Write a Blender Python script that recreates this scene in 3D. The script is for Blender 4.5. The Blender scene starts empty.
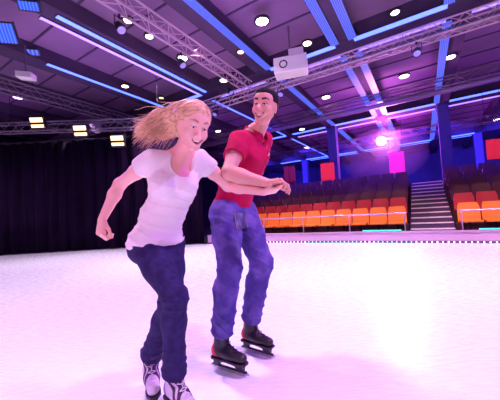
import bpy, bmesh, math, random
import numpy as np
from mathutils import Vector, Matrix
random.seed(7); rng = np.random.default_rng(7)
V = lambda *a: np.array(a, float)
def nrm(v): v = np.asarray(v, float); return v/np.linalg.norm(v)
sc = bpy.context.scene
col = sc.collection

# ---------------------------------------------------------------- camera
FPX = 280.0; ROLL = math.radians(3.37); PITCH = math.atan(13.2/FPX); CAM = V(0, 0, 1.0)
Fw = V(0, math.cos(PITCH), math.sin(PITCH)); Up0 = V(0, -math.sin(PITCH), math.cos(PITCH)); Rt0 = V(1, 0, 0)
Rt = math.cos(ROLL)*Rt0 - math.sin(ROLL)*Up0
Up = math.sin(ROLL)*Rt0 + math.cos(ROLL)*Up0
cd = bpy.data.cameras.new('camera'); co = bpy.data.objects.new('camera', cd); col.objects.link(co)
cd.sensor_width = 36; cd.lens = FPX/500*36; cd.clip_start = .05; cd.clip_end = 200
M = Matrix((tuple(Rt)+(0,), tuple(Up)+(0,), tuple(-Fw)+(0,), (0, 0, 0, 1))).transposed()
M.translation = Vector(CAM); co.matrix_world = M
sc.camera = co
def P(px, py, Y):                      # a joint seen in the photo, at world depth Y
    d = Fw + Rt*(px-250)/FPX + Up*(200-py)/FPX
    return CAM + d*(Y/d[1])

# room axes: A runs away along the coffers, B runs left along the stands
TH = math.atan(173/280.0)
A = V(math.sin(TH), math.cos(TH), 0); B = V(-math.cos(TH), math.sin(TH), 0); Z = V(0, 0, 1)
def W(u, v, z=0): return A*u + B*v + Z*z

# ---------------------------------------------------------------- materials
def mat(name, color, rough=.6, metal=0, emit=None, es=0, noise=None, bump=0, bscale=40, spec=.5, sub=0, trans=0, sheen=0):
    m = bpy.data.materials.new(name); m.use_nodes = True
    nt = m.node_tree; b = nt.nodes['Principled BSDF']
    b.inputs['Base Color'].default_value = (*color, 1)
    b.inputs['Roughness'].default_value = rough
    b.inputs['Metallic'].default_value = metal
    b.inputs['Specular IOR Level'].default_value = spec
    if sub: 
        b.inputs['Subsurface Weight'].default_value = sub
        b.inputs['Subsurface Radius'].default_value = (.6, .25, .15)
        b.inputs['Subsurface Scale'].default_value = .01
    if sheen: b.inputs['Sheen Weight'].default_value = sheen
    if trans: b.inputs['Transmission Weight'].default_value = trans
    if emit:
        b.inputs['Emission Color'].default_value = (*emit, 1); b.inputs['Emission Strength'].default_value = es
    tc = nt.nodes.new('ShaderNodeTexCoord')
    if noise:                          # (second colour, scale, low, high)
        c2, s, lo, hi = noise
        n = nt.nodes.new('ShaderNodeTexNoise'); n.inputs['Scale'].default_value = s; n.inputs['Detail'].default_value = 4
        nt.links.new(tc.outputs['Object'], n.inputs['Vector'])
        r = nt.nodes.new('ShaderNodeValToRGB')
        r.color_ramp.elements[0].position = lo; r.color_ramp.elements[1].position = hi
        r.color_ramp.elements[0].color = (*color, 1); r.color_ramp.elements[1].color = (*c2, 1)
        nt.links.new(n.outputs['Fac'], r.inputs['Fac']); nt.links.new(r.outputs['Color'], b.inputs['Base Color'])
    if bump:
        n = nt.nodes.new('ShaderNodeTexNoise'); n.inputs['Scale'].default_value = bscale; n.inputs['Detail'].default_value = 3
        nt.links.new(tc.outputs['Object'], n.inputs['Vector'])
        bp = nt.nodes.new('ShaderNodeBump'); bp.inputs['Strength'].default_value = bump; bp.inputs['Distance'].default_value = .01
        nt.links.new(n.outputs['Fac'], bp.inputs['Height']); nt.links.new(bp.outputs['Normal'], b.inputs['Normal'])
    return m

def tag(o, label=None, cat=None, group=None, kind=None):
    if label: o['label'] = label
    if cat: o['category'] = cat
    if group: o['group'] = group
    if kind: o['kind'] = kind
    return o
def empty(name, loc, label=None, cat=None, group=None):
    o = bpy.data.objects.new(name, None); col.objects.link(o); o.location = Vector(loc); o.empty_display_size = .1
    return tag(o, label, cat, group)
def wloc(o):                           # location summed up the parents (only translations or a pre-set rotation on the root)
    l = V(0, 0, 0)
    while o is not None: l = l + np.array(o.location); o = o.parent
    return l

class MB:                              # a little mesh builder, coordinates in the frame of the thing
    def __init__(s): s.v = []; s.f = []; s.mi = []; s.m = 0
    def quadgrid(s, rings, closed=True, cap=True):
        n = len(rings[0]); base = len(s.v)
        for r in rings: s.v += [tuple(p) for p in r]
        for i in range(len(rings)-1):
            for j in range(n if closed else n-1):
                k = (j+1) % n
                s.f.append((base+i*n+j, base+i*n+k, base+(i+1)*n+k, base+(i+1)*n+j)); s.mi.append(s.m)
        if cap and closed:
            s.f.append(tuple(base+j for j in reversed(range(n)))); s.mi.append(s.m)
            s.f.append(tuple(base+(len(rings)-1)*n+j for j in range(n))); s.mi.append(s.m)
        return s
    def box(s, c, sz, ax=None):        # ax: three axes
        ax = ax or (V(1, 0, 0), V(0, 1, 0), V(0, 0, 1)); c = np.array(c, float)
        b = len(s.v)
        for i in (-.5, .5):
            for j in (-.5, .5):
                for k in (-.5, .5): s.v.append(tuple(c + ax[0]*sz[0]*i + ax[1]*sz[1]*j + ax[2]*sz[2]*k))
        for q in ((0, 1, 3, 2), (4, 6, 7, 5), (0, 4, 5, 1), (2, 3, 7, 6), (0, 2, 6, 4), (1, 5, 7, 3)):
            s.f.append(tuple(b+i for i in q)); s.mi.append(s.m)
        return s
    def tube(s, pts, r, n=8):
        pts = [np.array(p, float) for p in pts]
        if np.isscalar(r): r = [r]*len(pts)
        rings = []; prev = None
        for i, p in enumerate(pts):
            t = nrm(pts[min(i+1, len(pts)-1)] - pts[max(i-1, 0)])
            if prev is None:
                h = V(0, 0, 1) if abs(t[2]) < .9 else V(1, 0, 0)
                x = nrm(np.cross(t, h))
            else: x = nrm(prev - t*np.dot(prev, t))
            prev = x; y = np.cross(t, x)
            rings.append([p + (x*math.cos(a)+y*math.sin(a))*r[i] for a in [2*math.pi*k/n for k in range(n)]])
        return s.quadgrid(rings)
    def lathe(s, c, axis, prof, n=24):  # prof: (height, radius)
        axis = nrm(axis); c = np.array(c, float); h = V(0, 0, 1) if abs(axis[2]) < .9 else V(1, 0, 0)
        x = nrm(np.cross(axis, h)); y = np.cross(axis, x)
        return s.quadgrid([[c + axis*z + (x*math.cos(a)+y*math.sin(a))*max(r, 1e-4) for a in [2*math.pi*k/n for k in range(n)]] for z, r in prof])
    def prism(s, pts, h):              # polygon points extruded by vector h
        b = len(s.v); n = len(pts); h = np.array(h, float)
        s.v += [tuple(p) for p in pts] + [tuple(np.array(p)+h) for p in pts]
        s.f.append(tuple(b+i for i in reversed(range(n)))); s.f.append(tuple(b+n+i for i in range(n))); s.mi += [s.m]*2
        for i in range(n): k = (i+1) % n; s.f.append((b+i, b+k, b+n+k, b+n+i)); s.mi.append(s.m)
        return s
    def build(s, name, mats, parent=None, loc=None, smooth=False, bevel=0):
        me = bpy.data.meshes.new(name)
        off = wloc(parent) if (parent is not None and loc is None) else (np.array(loc, float) if loc is not None else V(0, 0, 0))
        me.from_pydata([tuple(np.array(p)-off) for p in s.v], [], s.f)
        mats = mats if isinstance(mats, (list, tuple)) else [mats]
        for m in mats: me.materials.append(m)
        me.polygons.foreach_set('material_index', s.mi)
        me.polygons.foreach_set('use_smooth', [smooth]*len(s.f))
        o = bpy.data.objects.new(name, me); col.objects.link(o)
        if parent is not None: o.parent = parent
        elif loc is not None: o.location = Vector(loc)
        if bevel:
            bv = o.modifiers.new('bevel', 'BEVEL'); bv.width = bevel; bv.segments = 2; bv.limit_method = 'ANGLE'
        if smooth:
            try: me.set_sharp_from_angle(angle=math.radians(40))
            except Exception: pass
        me.validate()
        return o
def copy_tree(o, parent=None):
    c = o.copy(); col.objects.link(c); c.parent = parent
    for ch in list(o.children): copy_tree(ch, c)
    return c

# ---------------------------------------------------------------- signed-distance sculpting, meshed with surface nets
def cone(a, b, ra, rb, k=.02, sq=None, op='u'):
    a = np.array(a, float); b = np.array(b, float); r = max(ra, rb)
    def f(X, Y, Zz):
        ba = b-a; px, py, pz = X-a[0], Y-a[1], Zz-a[2]
        if sq is not None:
            w, s = sq; w = nrm(w); t0 = px*w[0]+py*w[1]+pz*w[2]; q = (1/s-1)
            px = px+w[0]*t0*q; py = py+w[1]*t0*q; pz = pz+w[2]*t0*q
        t = np.clip((px*ba[0]+py*ba[1]+pz*ba[2])/max(ba@ba, 1e-9), 0, 1)
        return np.sqrt((px-ba[0]*t)**2+(py-ba[1]*t)**2+(pz-ba[2]*t)**2) - (ra+(rb-ra)*t)
    return dict(f=f, lo=np.minimum(a, b)-r, hi=np.maximum(a, b)+r, k=k, op=op)
def ell(c, rad, ax=None, k=.02, op='u'):
    c = np.array(c, float); ax = ax or (V(1, 0, 0), V(0, 1, 0), V(0, 0, 1)); rad = np.array(rad, float)
    def f(X, Y, Zz):
        px, py, pz = X-c[0], Y-c[1], Zz-c[2]; k0 = 0; k1 = 0
        for e, r in zip(ax, rad):
            q = (px*e[0]+py*e[1]+pz*e[2])/r; k0 = k0+q*q; k1 = k1+(q/r)**2
        k0 = np.sqrt(k0); k1 = np.sqrt(k1)+1e-9
        return k0*(k0-1)/k1
    return dict(f=f, lo=c-rad.max(), hi=c+rad.max(), k=k, op=op)
def plane(p, n, k=.004):               # cuts away the side the normal points to
    p = np.array(p, float); n = nrm(n)
    return dict(f=lambda X, Y, Zz: (X-p[0])*n[0]+(Y-p[1])*n[1]+(Zz-p[2])*n[2], lo=None, hi=None, k=k, op='i')
def smin(a, b, k):
    h = np.maximum(k-np.abs(a-b), 0)/k
    return np.minimum(a, b)-h*h*k*.25
def evalsdf(prims, xs, ys, zs):
    D = np.full((len(xs), len(ys), len(zs)), .2, np.float32)
    for p in prims:
        if p['lo'] is None: sl = (slice(None),)*3
        else:
            m = .05
            sl = tuple(slice(int(np.searchsorted(c, p['lo'][i]-m)), int(np.searchsorted(c, p['hi'][i]+m))) for i, c in enumerate((xs, ys, zs)))
            if any(s.stop <= s.start for s in sl): continue
        d = p['f'](xs[sl[0]][:, None, None], ys[sl[1]][None, :, None], zs[sl[2]][None, None, :]).astype(np.float32)
        cur = D[sl]
        if p['op'] == 'u': D[sl] = smin(cur, d, p['k'])
        elif p['op'] == 'd': D[sl] = -smin(-cur, d, p['k'])
        else: D[sl] = -smin(-cur, -d, p['k'])
    return D
def axis_coords(lo, hi, h, fine):      # fine: list of (lo, hi, step)
    out = [lo]; x = lo
    while x < hi:
        s = h
        for a, b, st in fine:
            if a-.004 <= x < b: s = min(s, st)
        x += s; out.append(x)
    return np.array(out)
def nets(D, xs, ys, zs):
    S = D < 0
    c = [S[i:S.shape[0]-1+i, j:S.shape[1]-1+j, k:S.shape[2]-1+k] for i in (0, 1) for j in (0, 1) for k in (0, 1)]
    al = c[0].copy(); an = c[0].copy()
    for q in c[1:]: al &= q; an |= q
    act = an & ~al
    I, J, K = np.nonzero(act)
    n = len(I); idx = np.full(act.shape, -1, np.int32); idx[I, J, K] = np.arange(n)
    corner = [(i, j, k) for i in (0, 1) for j in (0, 1) for k in (0, 1)]
    val = {cc: D[I+cc[0], J+cc[1], K+cc[2]] for cc in corner}
    acc = np.zeros((n, 3)); cnt = np.zeros(n)
    for a in corner:
        for ax in range(3):
            if a[ax]: continue
            b = list(a); b[ax] = 1; b = tuple(b)
            va, vb = val[a], val[b]; m = (va < 0) != (vb < 0)
            t = np.where(m, va/(va-vb+1e-12), 0)
            p = np.stack([xs[I+a[0]], ys[J+a[1]], zs[K+a[2]]], 1); q = np.stack([xs[I+b[0]], ys[J+b[1]], zs[K+b[2]]], 1)
            acc += np.where(m[:, None], p+(q-p)*t[:, None], 0); cnt += m
    verts = acc/cnt[:, None]
    faces = []
    for ax in range(3):
        s0 = [slice(None)]*3; s1 = [slice(None)]*3; s0[ax] = slice(0, -1); s1[ax] = slice(1, None)
        a = S[tuple(s0)]; b = S[tuple(s1)]; x = a != b
        o = [i for i in range(3) if i != ax]
        E = np.stack(np.nonzero(x), 1)
        ok = (E[:, o[0]] > 0) & (E[:, o[1]] > 0) & (E[:, o[0]] < act.shape[o[0]]) & (E[:, o[1]] < act.shape[o[1]])
        E = E[ok]; fl = a[E[:, 0], E[:, 1], E[:, 2]]
        def g(d0, d1):
            q = E.copy(); q[:, o[0]] -= d0; q[:, o[1]] -= d1
            return idx[q[:, 0], q[:, 1], q[:, 2]]
        F = np.stack([g(1, 1), g(0, 1), g(0, 0), g(1, 0)], 1)
        flip = fl if ax != 1 else ~fl
        F[~flip] = F[~flip][:, ::-1]
        faces.append(F)
    return verts, np.concatenate(faces)
def sculpt(name, prims, mats, parent, h=.005, keep=False, fine=((), (), ()), disp=None, zones=None, smooth=1, pad=.02):
    us = [p for p in prims if p['op'] == 'u']
    lo = np.min([p['lo'] for p in us], 0)-pad; hi = np.max([p['hi'] for p in us], 0)+pad
    xs, ys, zs = [axis_coords(lo[i], hi[i], h, fine[i]) for i in range(3)]
    D = evalsdf(prims, xs, ys, zs)
    v, f = nets(D, xs, ys, zs)
    ok = (f >= 0).all(1); f = f[ok]
    if keep:                           # drop stray slivers: only the largest connected piece stays
        lab = np.arange(len(v))
        while True:
            l0 = lab.copy(); mn = lab[f].min(1)
            for a in range(4): np.minimum.at(lab, f[:, a], mn)
            if (lab == l0).all(): break
        big = np.bincount(lab).argmax(); f = f[lab[f[:, 0]] == big]; ids = np.unique(f); mp_ = np.full(len(v), -1); mp_[ids] = np.arange(len(ids)); v = v[ids]; f = mp_[f]
    def relax(v, n):
        for _ in range(n):
            s = np.zeros_like(v); c = np.zeros(len(v))
            for a in range(4):
                b = (a+1) % 4
                np.add.at(s, f[:, a], v[f[:, b]]); np.add.at(s, f[:, b], v[f[:, a]])
                np.add.at(c, f[:, a], 1); np.add.at(c, f[:, b], 1)
            v = v*.5 + .5*s/np.maximum(c, 1)[:, None]
        return v
    v = relax(v, smooth)
    if disp is not None:
        fn = np.cross(v[f[:, 2]]-v[f[:, 0]], v[f[:, 3]]-v[f[:, 1]]); N = np.zeros_like(v)
        for a in range(4): np.add.at(N, f[:, a], fn)
        N /= np.linalg.norm(N, axis=1)[:, None]+1e-12
        v = v + N*disp(v, N)[:, None]
    me = bpy.data.meshes.new(name); off = wloc(parent)
    me.vertices.add(len(v)); me.vertices.foreach_set('co', (v-off).astype(np.float32).ravel())
    me.loops.add(len(f)*4); me.loops.foreach_set('vertex_index', f.astype(np.int32).ravel())
    me.polygons.add(len(f)); me.polygons.foreach_set('loop_start', np.arange(0, len(f)*4, 4, dtype=np.int32))
    me.polygons.foreach_set('loop_total', np.full(len(f), 4, np.int32))
    mats = mats if isinstance(mats, (list, tuple)) else [mats]
    for m in mats: me.materials.append(m)
    if zones:
        cpt = v[f].mean(1); mi = np.zeros(len(f), np.int32)
        for fn_, th, i in zones: mi[fn_(cpt[:, 0], cpt[:, 1], cpt[:, 2]) < th] = i
        me.polygons.foreach_set('material_index', mi)
    me.polygons.foreach_set('use_smooth', np.ones(len(f), bool))
    me.update(); me.validate()
    o = bpy.data.objects.new(name, me); col.objects.link(o); o.parent = parent
    return o
def vnoise(v, s, seed=0):              # cheap smooth noise from summed sines
    r = np.random.default_rng(seed); out = 0
    for i in range(7):
        d = r.normal(size=3); d /= np.linalg.norm(d)
        out = out + np.sin(v@d*s*(.6+r.random()*.9) + r.random()*6.28 + 1.3*np.sin(v@r.normal(size=3)*s*.4))
    return out/7
def folds(v, axis, s, seed=0):         # sharp-ridged folds across an axis
    w = v@nrm(axis)*s + 1.8*vnoise(v, s*.35, seed)
    return (1-np.abs(np.sin(w)))**1.6 - .35

# skeleton helpers ------------------------------------------------------------
def hand(wr, d, N, side, sc_=1., curls=(40, 45, 30), spread=.012, thumb=(.55, .65, .35), tc=30, r=1.):
    """prims of a hand: wrist, direction, palm normal, thumb side (+1/-1 along lat)"""
    d = nrm(d); N = nrm(N - d*(N@d)); lat = np.cross(d, N); pr = []
    w = np.array(wr, float)
    pr.append(ell(w+d*.045*sc_, (.05*sc_, .036*sc_, .0155*sc_), (d, lat, N), k=.012))
    L = ((.043, .026, .021), (.047, .03, .022), (.043, .027, .021), (.034, .02, .018))
    for i in range(4):
        o = (1.5-i)*side                       # index finger on the thumb side
        kn = w + d*(.088-.004*abs(i-1))*sc_ + lat*o*.019*sc_
        pr.append(cone(w+d*.01*sc_+lat*o*.010*sc_, kn, .0135*sc_, .0105*sc_, k=.01))
        a = 0; p = kn; dd = nrm(d + lat*o*spread*5)
        rr = (.0092, .0085, .0078, .0066)
        for j in range(3):
            a += math.radians(curls[j] + 3*i)
            q = p + (dd*math.cos(a)+N*math.sin(a))*L[i][j]*sc_
            pr.append(cone(p, q, rr[j]*sc_*r, rr[j+1]*sc_*r, k=.003)); p = q
    b = w+d*.02*sc_+lat*side*.022*sc_+N*.006*sc_
    t1 = nrm(d*thumb[0]+lat*side*thumb[1]+N*thumb[2]); m = b+t1*.045*sc_
    pr.append(cone(b, m, .0155*sc_, .0105*sc_, k=.012))
    t2 = nrm(t1*math.cos(math.radians(tc)) + nrm(d-lat*side*.4)*math.sin(math.radians(tc)))
    m2 = m+t2*.03*sc_; pr.append(cone(m, m2, .0105*sc_, .009*sc_, k=.004))
    pr.append(cone(m2, m2+nrm(t2+N*.2)*.024*sc_, .009*sc_, .0075*sc_, k=.004))
    return pr

class Head:
    def __init__(s, c, face, up, sc_=1., male=False, smile=1.):
        s.c = np.array(c, float); s.f = nrm(face); s.u = nrm(up - s.f*(np.dot(up, s.f))); s.x = np.cross(s.f, s.u); s.s = sc_; s.male = male; s.smile = smile
        # x points to the viewer's left of a face seen from the front = subject's right
    def p(s, x, y, z): return s.c + (s.x*x + s.f*y + s.u*z)*s.s
    def E(s, x, y, z, rx, ry, rz, k=.012, op='u', ax=None): return ell(s.p(x, y, z), (rx*s.s, ry*s.s, rz*s.s), ax or (s.x, s.f, s.u), k=k, op=op)
    def Cn(s, a, b, ra, rb, k=.008, op='u', sq=None): return cone(s.p(*a), s.p(*b), ra*s.s, rb*s.s, k=k, op=op, sq=sq)
    def lips(s):
        w = .033; u = []; l = []
        xs = np.linspace(-1, 1, 9)
        y0 = .0905
        for t in xs:
            u.append((t*w, y0-.021*t*t, -.0535+.0125*t*t*s.smile))
            l.append((t*w, y0-.021*t*t-.002*(1-t*t), -.0535+.0125*t*t*s.smile-.0190*s.smile*(1-t*t)))
        return u, l
    def prims(s):
        m = s.male; q = []
        q.append(s.E(0, -.014, .040, .073, .093, .079, k=.01))
        q.append(s.E(0, .020, .004, .064, .066, .080, k=.03))
        q.append(s.E(0, .020, -.042, .047 if m else .050, .060, .058, k=.03))
        q.append(s.E(0, .070, -.102 if m else -.096, .020 if m else .017, .018, .017, k=.025))
        for g in (-1, 1):
            q.append(s.Cn((g*.046 if m else g*.050, -.002, -.045), (g*.018, .062, -.098 if m else -.093), .015 if m else .014, .014, k=.025))
            q.append(s.E(g*.040, .056, -.024, .023, .024, .02, k=.022))
            q.append(s.E(g*.036, .068, -.038, .014, .012, .016, k=.018))
        q.append(s.Cn((-.034, .074, .028), (.034, .074, .028), .013, .013, k=.02))
        q.append(s.E(0, .048, .055, .05, .035, .035, k=.03))
        for g in (-1, 1):
            q.append(s.E(g*.031, .093, .008, .019, .013, .0115, k=.012, op='d'))
            q.append(s.Cn((g*.018, .0795, .0145), (g*.043, .0745, .0145), .0048, .004, k=.004))
            q.append(s.Cn((g*.019, .0795, .0005), (g*.042, .074, .001), .004, .0035, k=.005))
        q.append(s.Cn((0, .081, .016), (0, .103, -.019), .0085, .0115, k=.012))
        q.append(s.E(0, .107, -.022, .0125, .011, .0095, k=.006))
        for g in (-1, 1): q.append(s.E(g*.012, .095, -.025, .0085, .011, .0085, k=.005))
        q.append(s.E(0, .076, -.055, .034, .022, .026, k=.016))
        u, l = s.lips()
        md = [((a[0]+b[0])/2, (a[1]+b[1])/2+.004, (a[2]+b[2])/2, abs(a[2]-b[2])/2-.0005) for a, b in zip(u, l)]
        for i in range(8): q.append(s.Cn(md[i][:3], md[i+1][:3], max(.001, md[i][3]), max(.001, md[i+1][3]), k=.003, op='d', sq=(s.f, 2.4)))
        for i in range(8):
            q.append(s.Cn(u[i], u[i+1], .0034, .0034, k=.003)); q.append(s.Cn(l[i], l[i+1], .0042, .0042, k=.003))
        for g in (-1, 1):
            q.append(s.E(g*.071, -.010, -.003, .010, .019, .032, k=.006, ax=(nrm(s.x+s.f*g*-.35), nrm(s.f+s.x*g*.35), s.u)))
            q.append(s.E(g*.083, -.006, .004, .006, .010, .016, k=.004, op='d'))
        return q
    def zones(s):
        u, l = s.lips(); z = []
        for i in range(8):
            a, b = u[i], l[i]; c, d = u[i+1], l[i+1]
            z.append((s.Cn(((a[0]+b[0])/2, .078, (a[2]+b[2])/2), ((c[0]+d[0])/2, .078, (c[2]+d[2])/2), .006, .006)['f'], .001, 3))
            z.append((s.Cn(u[i], u[i+1], .0034, .0034)['f'], .0010, 1)); z.append((s.Cn(l[i], l[i+1], .0042, .0042)['f'], .0010, 1))
        for g in (-1, 1):
            bt = .0040 if s.male else .0032
            z.append((s.Cn((g*.017, .088, .0375), (g*.034, .084, .0425), bt, bt)['f'], .0036, 2))
            z.append((s.Cn((g*.034, .084, .0425), (g*.048, .072, .037), bt, bt*.5)['f'], .0036, 2))
            z.append((s.Cn((g*.018, .083, .0120), (g*.044, .0775, .0120), .0014, .0014)['f'], .0016, 2))
        return z
    def bits(s, body, eyew, iris, teeth):
        for g in (-1, 1):
            c = s.p(g*.031, .0705, .0075); e = MB()
            prof = [(-.0125*math.cos(a)*s.s, .0125*math.sin(a)*s.s) for a in np.linspace(0, math.pi, 13)]
            e.m = 0; e.lathe(c, s.f, prof, 20)
            e.m = 1; e.lathe(c+s.f*.0108*s.s, s.f, [(0, .0058*s.s), (.0014*s.s, .005*s.s), (.0021*s.s, .001*s.s)], 16)
            o = e.build('eye', [eyew, iris], body, smooth=True)
        t = MB()                       # a curved row of teeth
        rings = []
        for x in np.linspace(-1, 1, 15):
            y = .0925-.0225*x*x; z0 = -.0545+.0125*x*x*s.smile; hh = (.0125 if abs((x*7) % 1-.5) < .45 else .0070)*s.smile*(1-.35*x*x)
            rings.append([s.p(x*.0295, y, z0+.001), s.p(x*.0295, y, z0-hh), s.p(x*.0295, y-.005, z0-hh), s.p(x*.0295, y-.005, z0+.001)])
        t.quadgrid(rings); t.build('teeth', teeth, body, smooth=False)
# ---------------------------------------------------------------- people
skin_w = mat('skin_fair', (.88, .50, .42), .5, sub=.25, bump=.05, bscale=60)
skin_m = mat('skin_tanned', (.72, .36, .28), .5, sub=.25, bump=.06, bscale=60)
lip_w = mat('lips_rose', (.62, .15, .16), .35); lip_m = mat('lips_brown', (.48, .18, .15), .45)
brow_w = mat('brow_blonde', (.46, .24, .16), .8); brow_m = mat('brow_dark', (.025, .012, .01), .8)
mouth_d = mat('mouth_inside', (.12, .02, .02), .6)
eye_w = mat('eye_white', (.85, .85, .85), .2); iris = mat('iris_dark', (.02, .02, .03), .15)
tooth = mat('teeth_white', (.9, .88, .85), .3)
def hair_mat(name, c1, c2):
    m = mat(name, c1, .45, spec=.3, noise=(c2, 1, .3, .62), bump=.12, bscale=1); nt = m.node_tree; tc = nt.nodes['Texture Coordinate']
    mp = nt.nodes.new('ShaderNodeMapping'); mp.inputs['Rotation'].default_value = (0, -.25, 0); mp.inputs['Scale'].default_value = (7, 60, 90)
    nt.links.new(tc.outputs['Object'], mp.inputs['Vector'])
    for n in nt.nodes:
        if n.bl_idname == 'ShaderNodeTexNoise': nt.links.new(mp.outputs['Vector'], n.inputs['Vector'])
    return m
blonde = [hair_mat('hair_blonde', (.46, .25, .12), (.90, .60, .34)), mat('hair_light', (.80, .52, .30), .45, spec=.3), mat('hair_dark_blonde', (.40, .20, .10), .5, spec=.3)]
dark_hair = mat('hair_dark', (.012, .006, .008), .7, bump=.6, bscale=120, spec=.15)
white_tee = mat('white_jersey', (.84, .78, .76), .85, bump=.12, bscale=90)
red_polo = mat('red_pique', (.50, .004, .07), .85, bump=.15, bscale=300, spec=.2)
indigo = mat('dark_denim', (.020, .012, .075), .85, spec=.25, noise=((.035, .022, .12), 30, .4, .7), bump=.2, bscale=150)
denim = mat('blue_denim', (.075, .05, .27), .85, spec=.25, noise=((.18, .13, .46), 9, .42, .66), bump=.25, bscale=130)
denim_worn = mat('worn_denim', (.07, .06, .2), .85, noise=((.16, .15, .34), 25, .4, .7))
stitch = mat('ochre_thread', (.5, .3, .12), .8)
black_leather = mat('black_boot', (.022, .015, .022), .42, bump=.15, bscale=60)
red_trim = mat('red_trim', (.65, .01, .03), .45)
black_plastic = mat('black_plastic', (.015, .01, .02), .4)
steel = mat('steel_blade', (.5, .5, .55), .25, metal=1)
white_boot = mat('white_boot', (.62, .56, .66), .45, bump=.1, bscale=50)
violet_panel = mat('violet_panel', (.20, .08, .45), .5)
lace_dark = mat('dark_lace', (.05, .02, .07), .7); lace_white = mat('pale_lace', (.75, .7, .78), .7)
button_m = mat('button_pale', (.75, .55, .6), .4)

def skate(person, ank, d, shin, bootmat, heelmat, holdermat, lacemat, shaft=.13, label=None, stripes=False):
    """boot is the part; blade, holder, heel panel, laces are its sub-parts. ank = ankle joint, d = heading, shin = direction up the leg"""
    d = nrm(V(d[0], d[1], 0)); lat = np.cross(d, Z); sh = nrm(shin)
    G = np.array(ank) + d*.055; G[2] = 0; S = .078
    L = lambda a, l, z: G + d*a + lat*l + Z*z
    pr = [cone(L(-.085, 0, S+.045), L(.0, 0, S+.045), .040, .040, k=.03, sq=(lat, .86)),
          cone(L(0, 0, S+.04), L(.105, .002, S+.03), .040, .032, k=.03, sq=(Z, .85)),
          cone(L(-.062, 0, S+.06), np.array(ank)+sh*shaft-d*.006, .044, .056, k=.03, sq=(lat, .88)),
          cone(np.array(ank)+d*.024+Z*.0, np.array(ank)+sh*shaft+d*.018, .026, .020, k=.03),
          plane(L(0, 0, S+.004), -Z), plane(np.array(ank)+sh*shaft, nrm(sh*1+d*-.25), k=.01)]
    boot = sculpt('ice_skate', pr, bootmat, person, h=.004, disp=lambda v, n: .0012*vnoise(v, 70, 3))
    if label: boot['label'] = label
    m = MB()                           # sole plate
    prof = [(-.128, .026), (-.115, .036), (-.06, .036), (0, .031), (.06, .039), (.11, .037), (.138, .02)]
    poly = [L(a, w, S-.006) for a, w in prof] + [L(a, -w, S-.006) for a, w in reversed(prof)]
    m.prism(poly, Z*.014); m.build('sole', holdermat, boot, bevel=.002)
    m = MB()                           # two towers joined by a rail over the blade
    for a0, a1, b0, b1 in ((-.115, -.055, -.112, -.075), (.045, .115, .07, .115)):
        w1, w0 = .024, .009
        m.quadgrid([[L(a0, -w1, S-.004), L(a1, -w1, S-.004), L(a1, w1, S-.004), L(a0, w1, S-.004)],
                    [L(b0, -w0, .026), L(b1, -w0, .026), L(b1, w0, .026), L(b0, w0, .026)]])
    m.box(L(.0, 0, .027), (.27, .012, .012), (d, lat, Z)); m.build('blade_holder', holdermat, boot, bevel=.002)
    m = MB(); n = 14
    bot = [L(x*.148, -.002, .003+.018*max(0, abs(x)-.72)**1.2*3) for x in np.linspace(-1, 1, n)]
    m.prism(bot + [L(.150, -.002, .024), L(-.150, -.002, .024)], lat*.004); m.build('blade', steel if not stripes else steel, boot)
    pr2 = [cone(L(-.088, 0, S+.045), L(-.055, 0, S+.045), .0425, .042, k=.02, sq=(lat, .88)), cone(L(-.08, 0, S+.05), L(-.075, 0, S+.125), .034, .028, k=.02, sq=(lat, 1.1)),
           plane(L(-.062, 0, S+.05), nrm(d+Z*.35)), plane(L(0, 0, S+.004), -Z)]
    sculpt('heel_panel', pr2, heelmat, boot, h=.004)
    # laces lie over the tongue: crossbars from eyelet to eyelet
    m = MB(); a = np.array(ank)
    path = [L(.085, 0, S+.062), L(.055, 0, S+.072), L(.03, 0, S+.088), L(.005, 0, S+.112), a+d*.052+sh*.05, a+d*.048+sh*.075, a+d*.046+sh*.1]
    for i, c in enumerate(path):
        for g in (-1, 1):
            q = path[min(i+1, len(path)-1)]
            m.tube([c-lat*.02*g-Z*.006, c+Z*.002, (c+q)/2+Z*.003, q+lat*.02*g-Z*.006], .0026, 6)
    m.build('laces', lacemat, boot, smooth=True)
    if stripes:                        # pale boot carried by dark straps across vamp and ankle
        for s0 in (.105, .072, .040, .008):
            n1 = nrm(d*.85+Z*.55); pc = [dict(q) for q in grow(pr[:4], .0025)] + [plane(L(s0, 0, S+.055)+n1*.008, n1, .001), plane(L(s0, 0, S+.055)-n1*.008, -n1, .001), plane(L(0, 0, S+.004), -Z)]
            sculpt('strap', pc, lace_dark, boot, h=.0035, keep=True)
        pc = [cone(a+sh*.045, a+sh*.085, .0475, .049, k=.01, sq=(lat, .9)), plane(a+sh*.085, sh), plane(a+sh*.035, -sh)]
        sculpt('ankle_panel', pc, violet_panel, boot, h=.004)
    return boot

def limb(a, b, c, r, k=.03, bulge=None, bd=None):
    """thigh-knee-ankle or shoulder-elbow-wrist; r = radii (root, mid1, joint, calf, end)"""
    a, b, c = map(np.array, (a, b, c)); bd = V(0, 0, 0) if bd is None else np.array(bd)
    m1 = a*.55+b*.45; m2 = b*.70+c*.30
    return [cone(a, m1, r[0], r[1], k=k), cone(m1, b, r[1], r[2], k=k), cone(b, m2+bd, r[2], r[3], k=k), cone(m2+bd, c, r[3], r[4], k=k)]
def grow(prims, d):                    # the same shapes a little larger
    out = []
    for p in prims:
        f0 = p['f']; q = dict(p)
        if p['op'] == 'u' and p['lo'] is not None:
            q['f'] = (lambda f0: (lambda X, Y, Zz: f0(X, Y, Zz)-d))(f0); q['lo'] = p['lo']-d; q['hi'] = p['hi']+d
        out.append(q)
    return out

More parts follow.
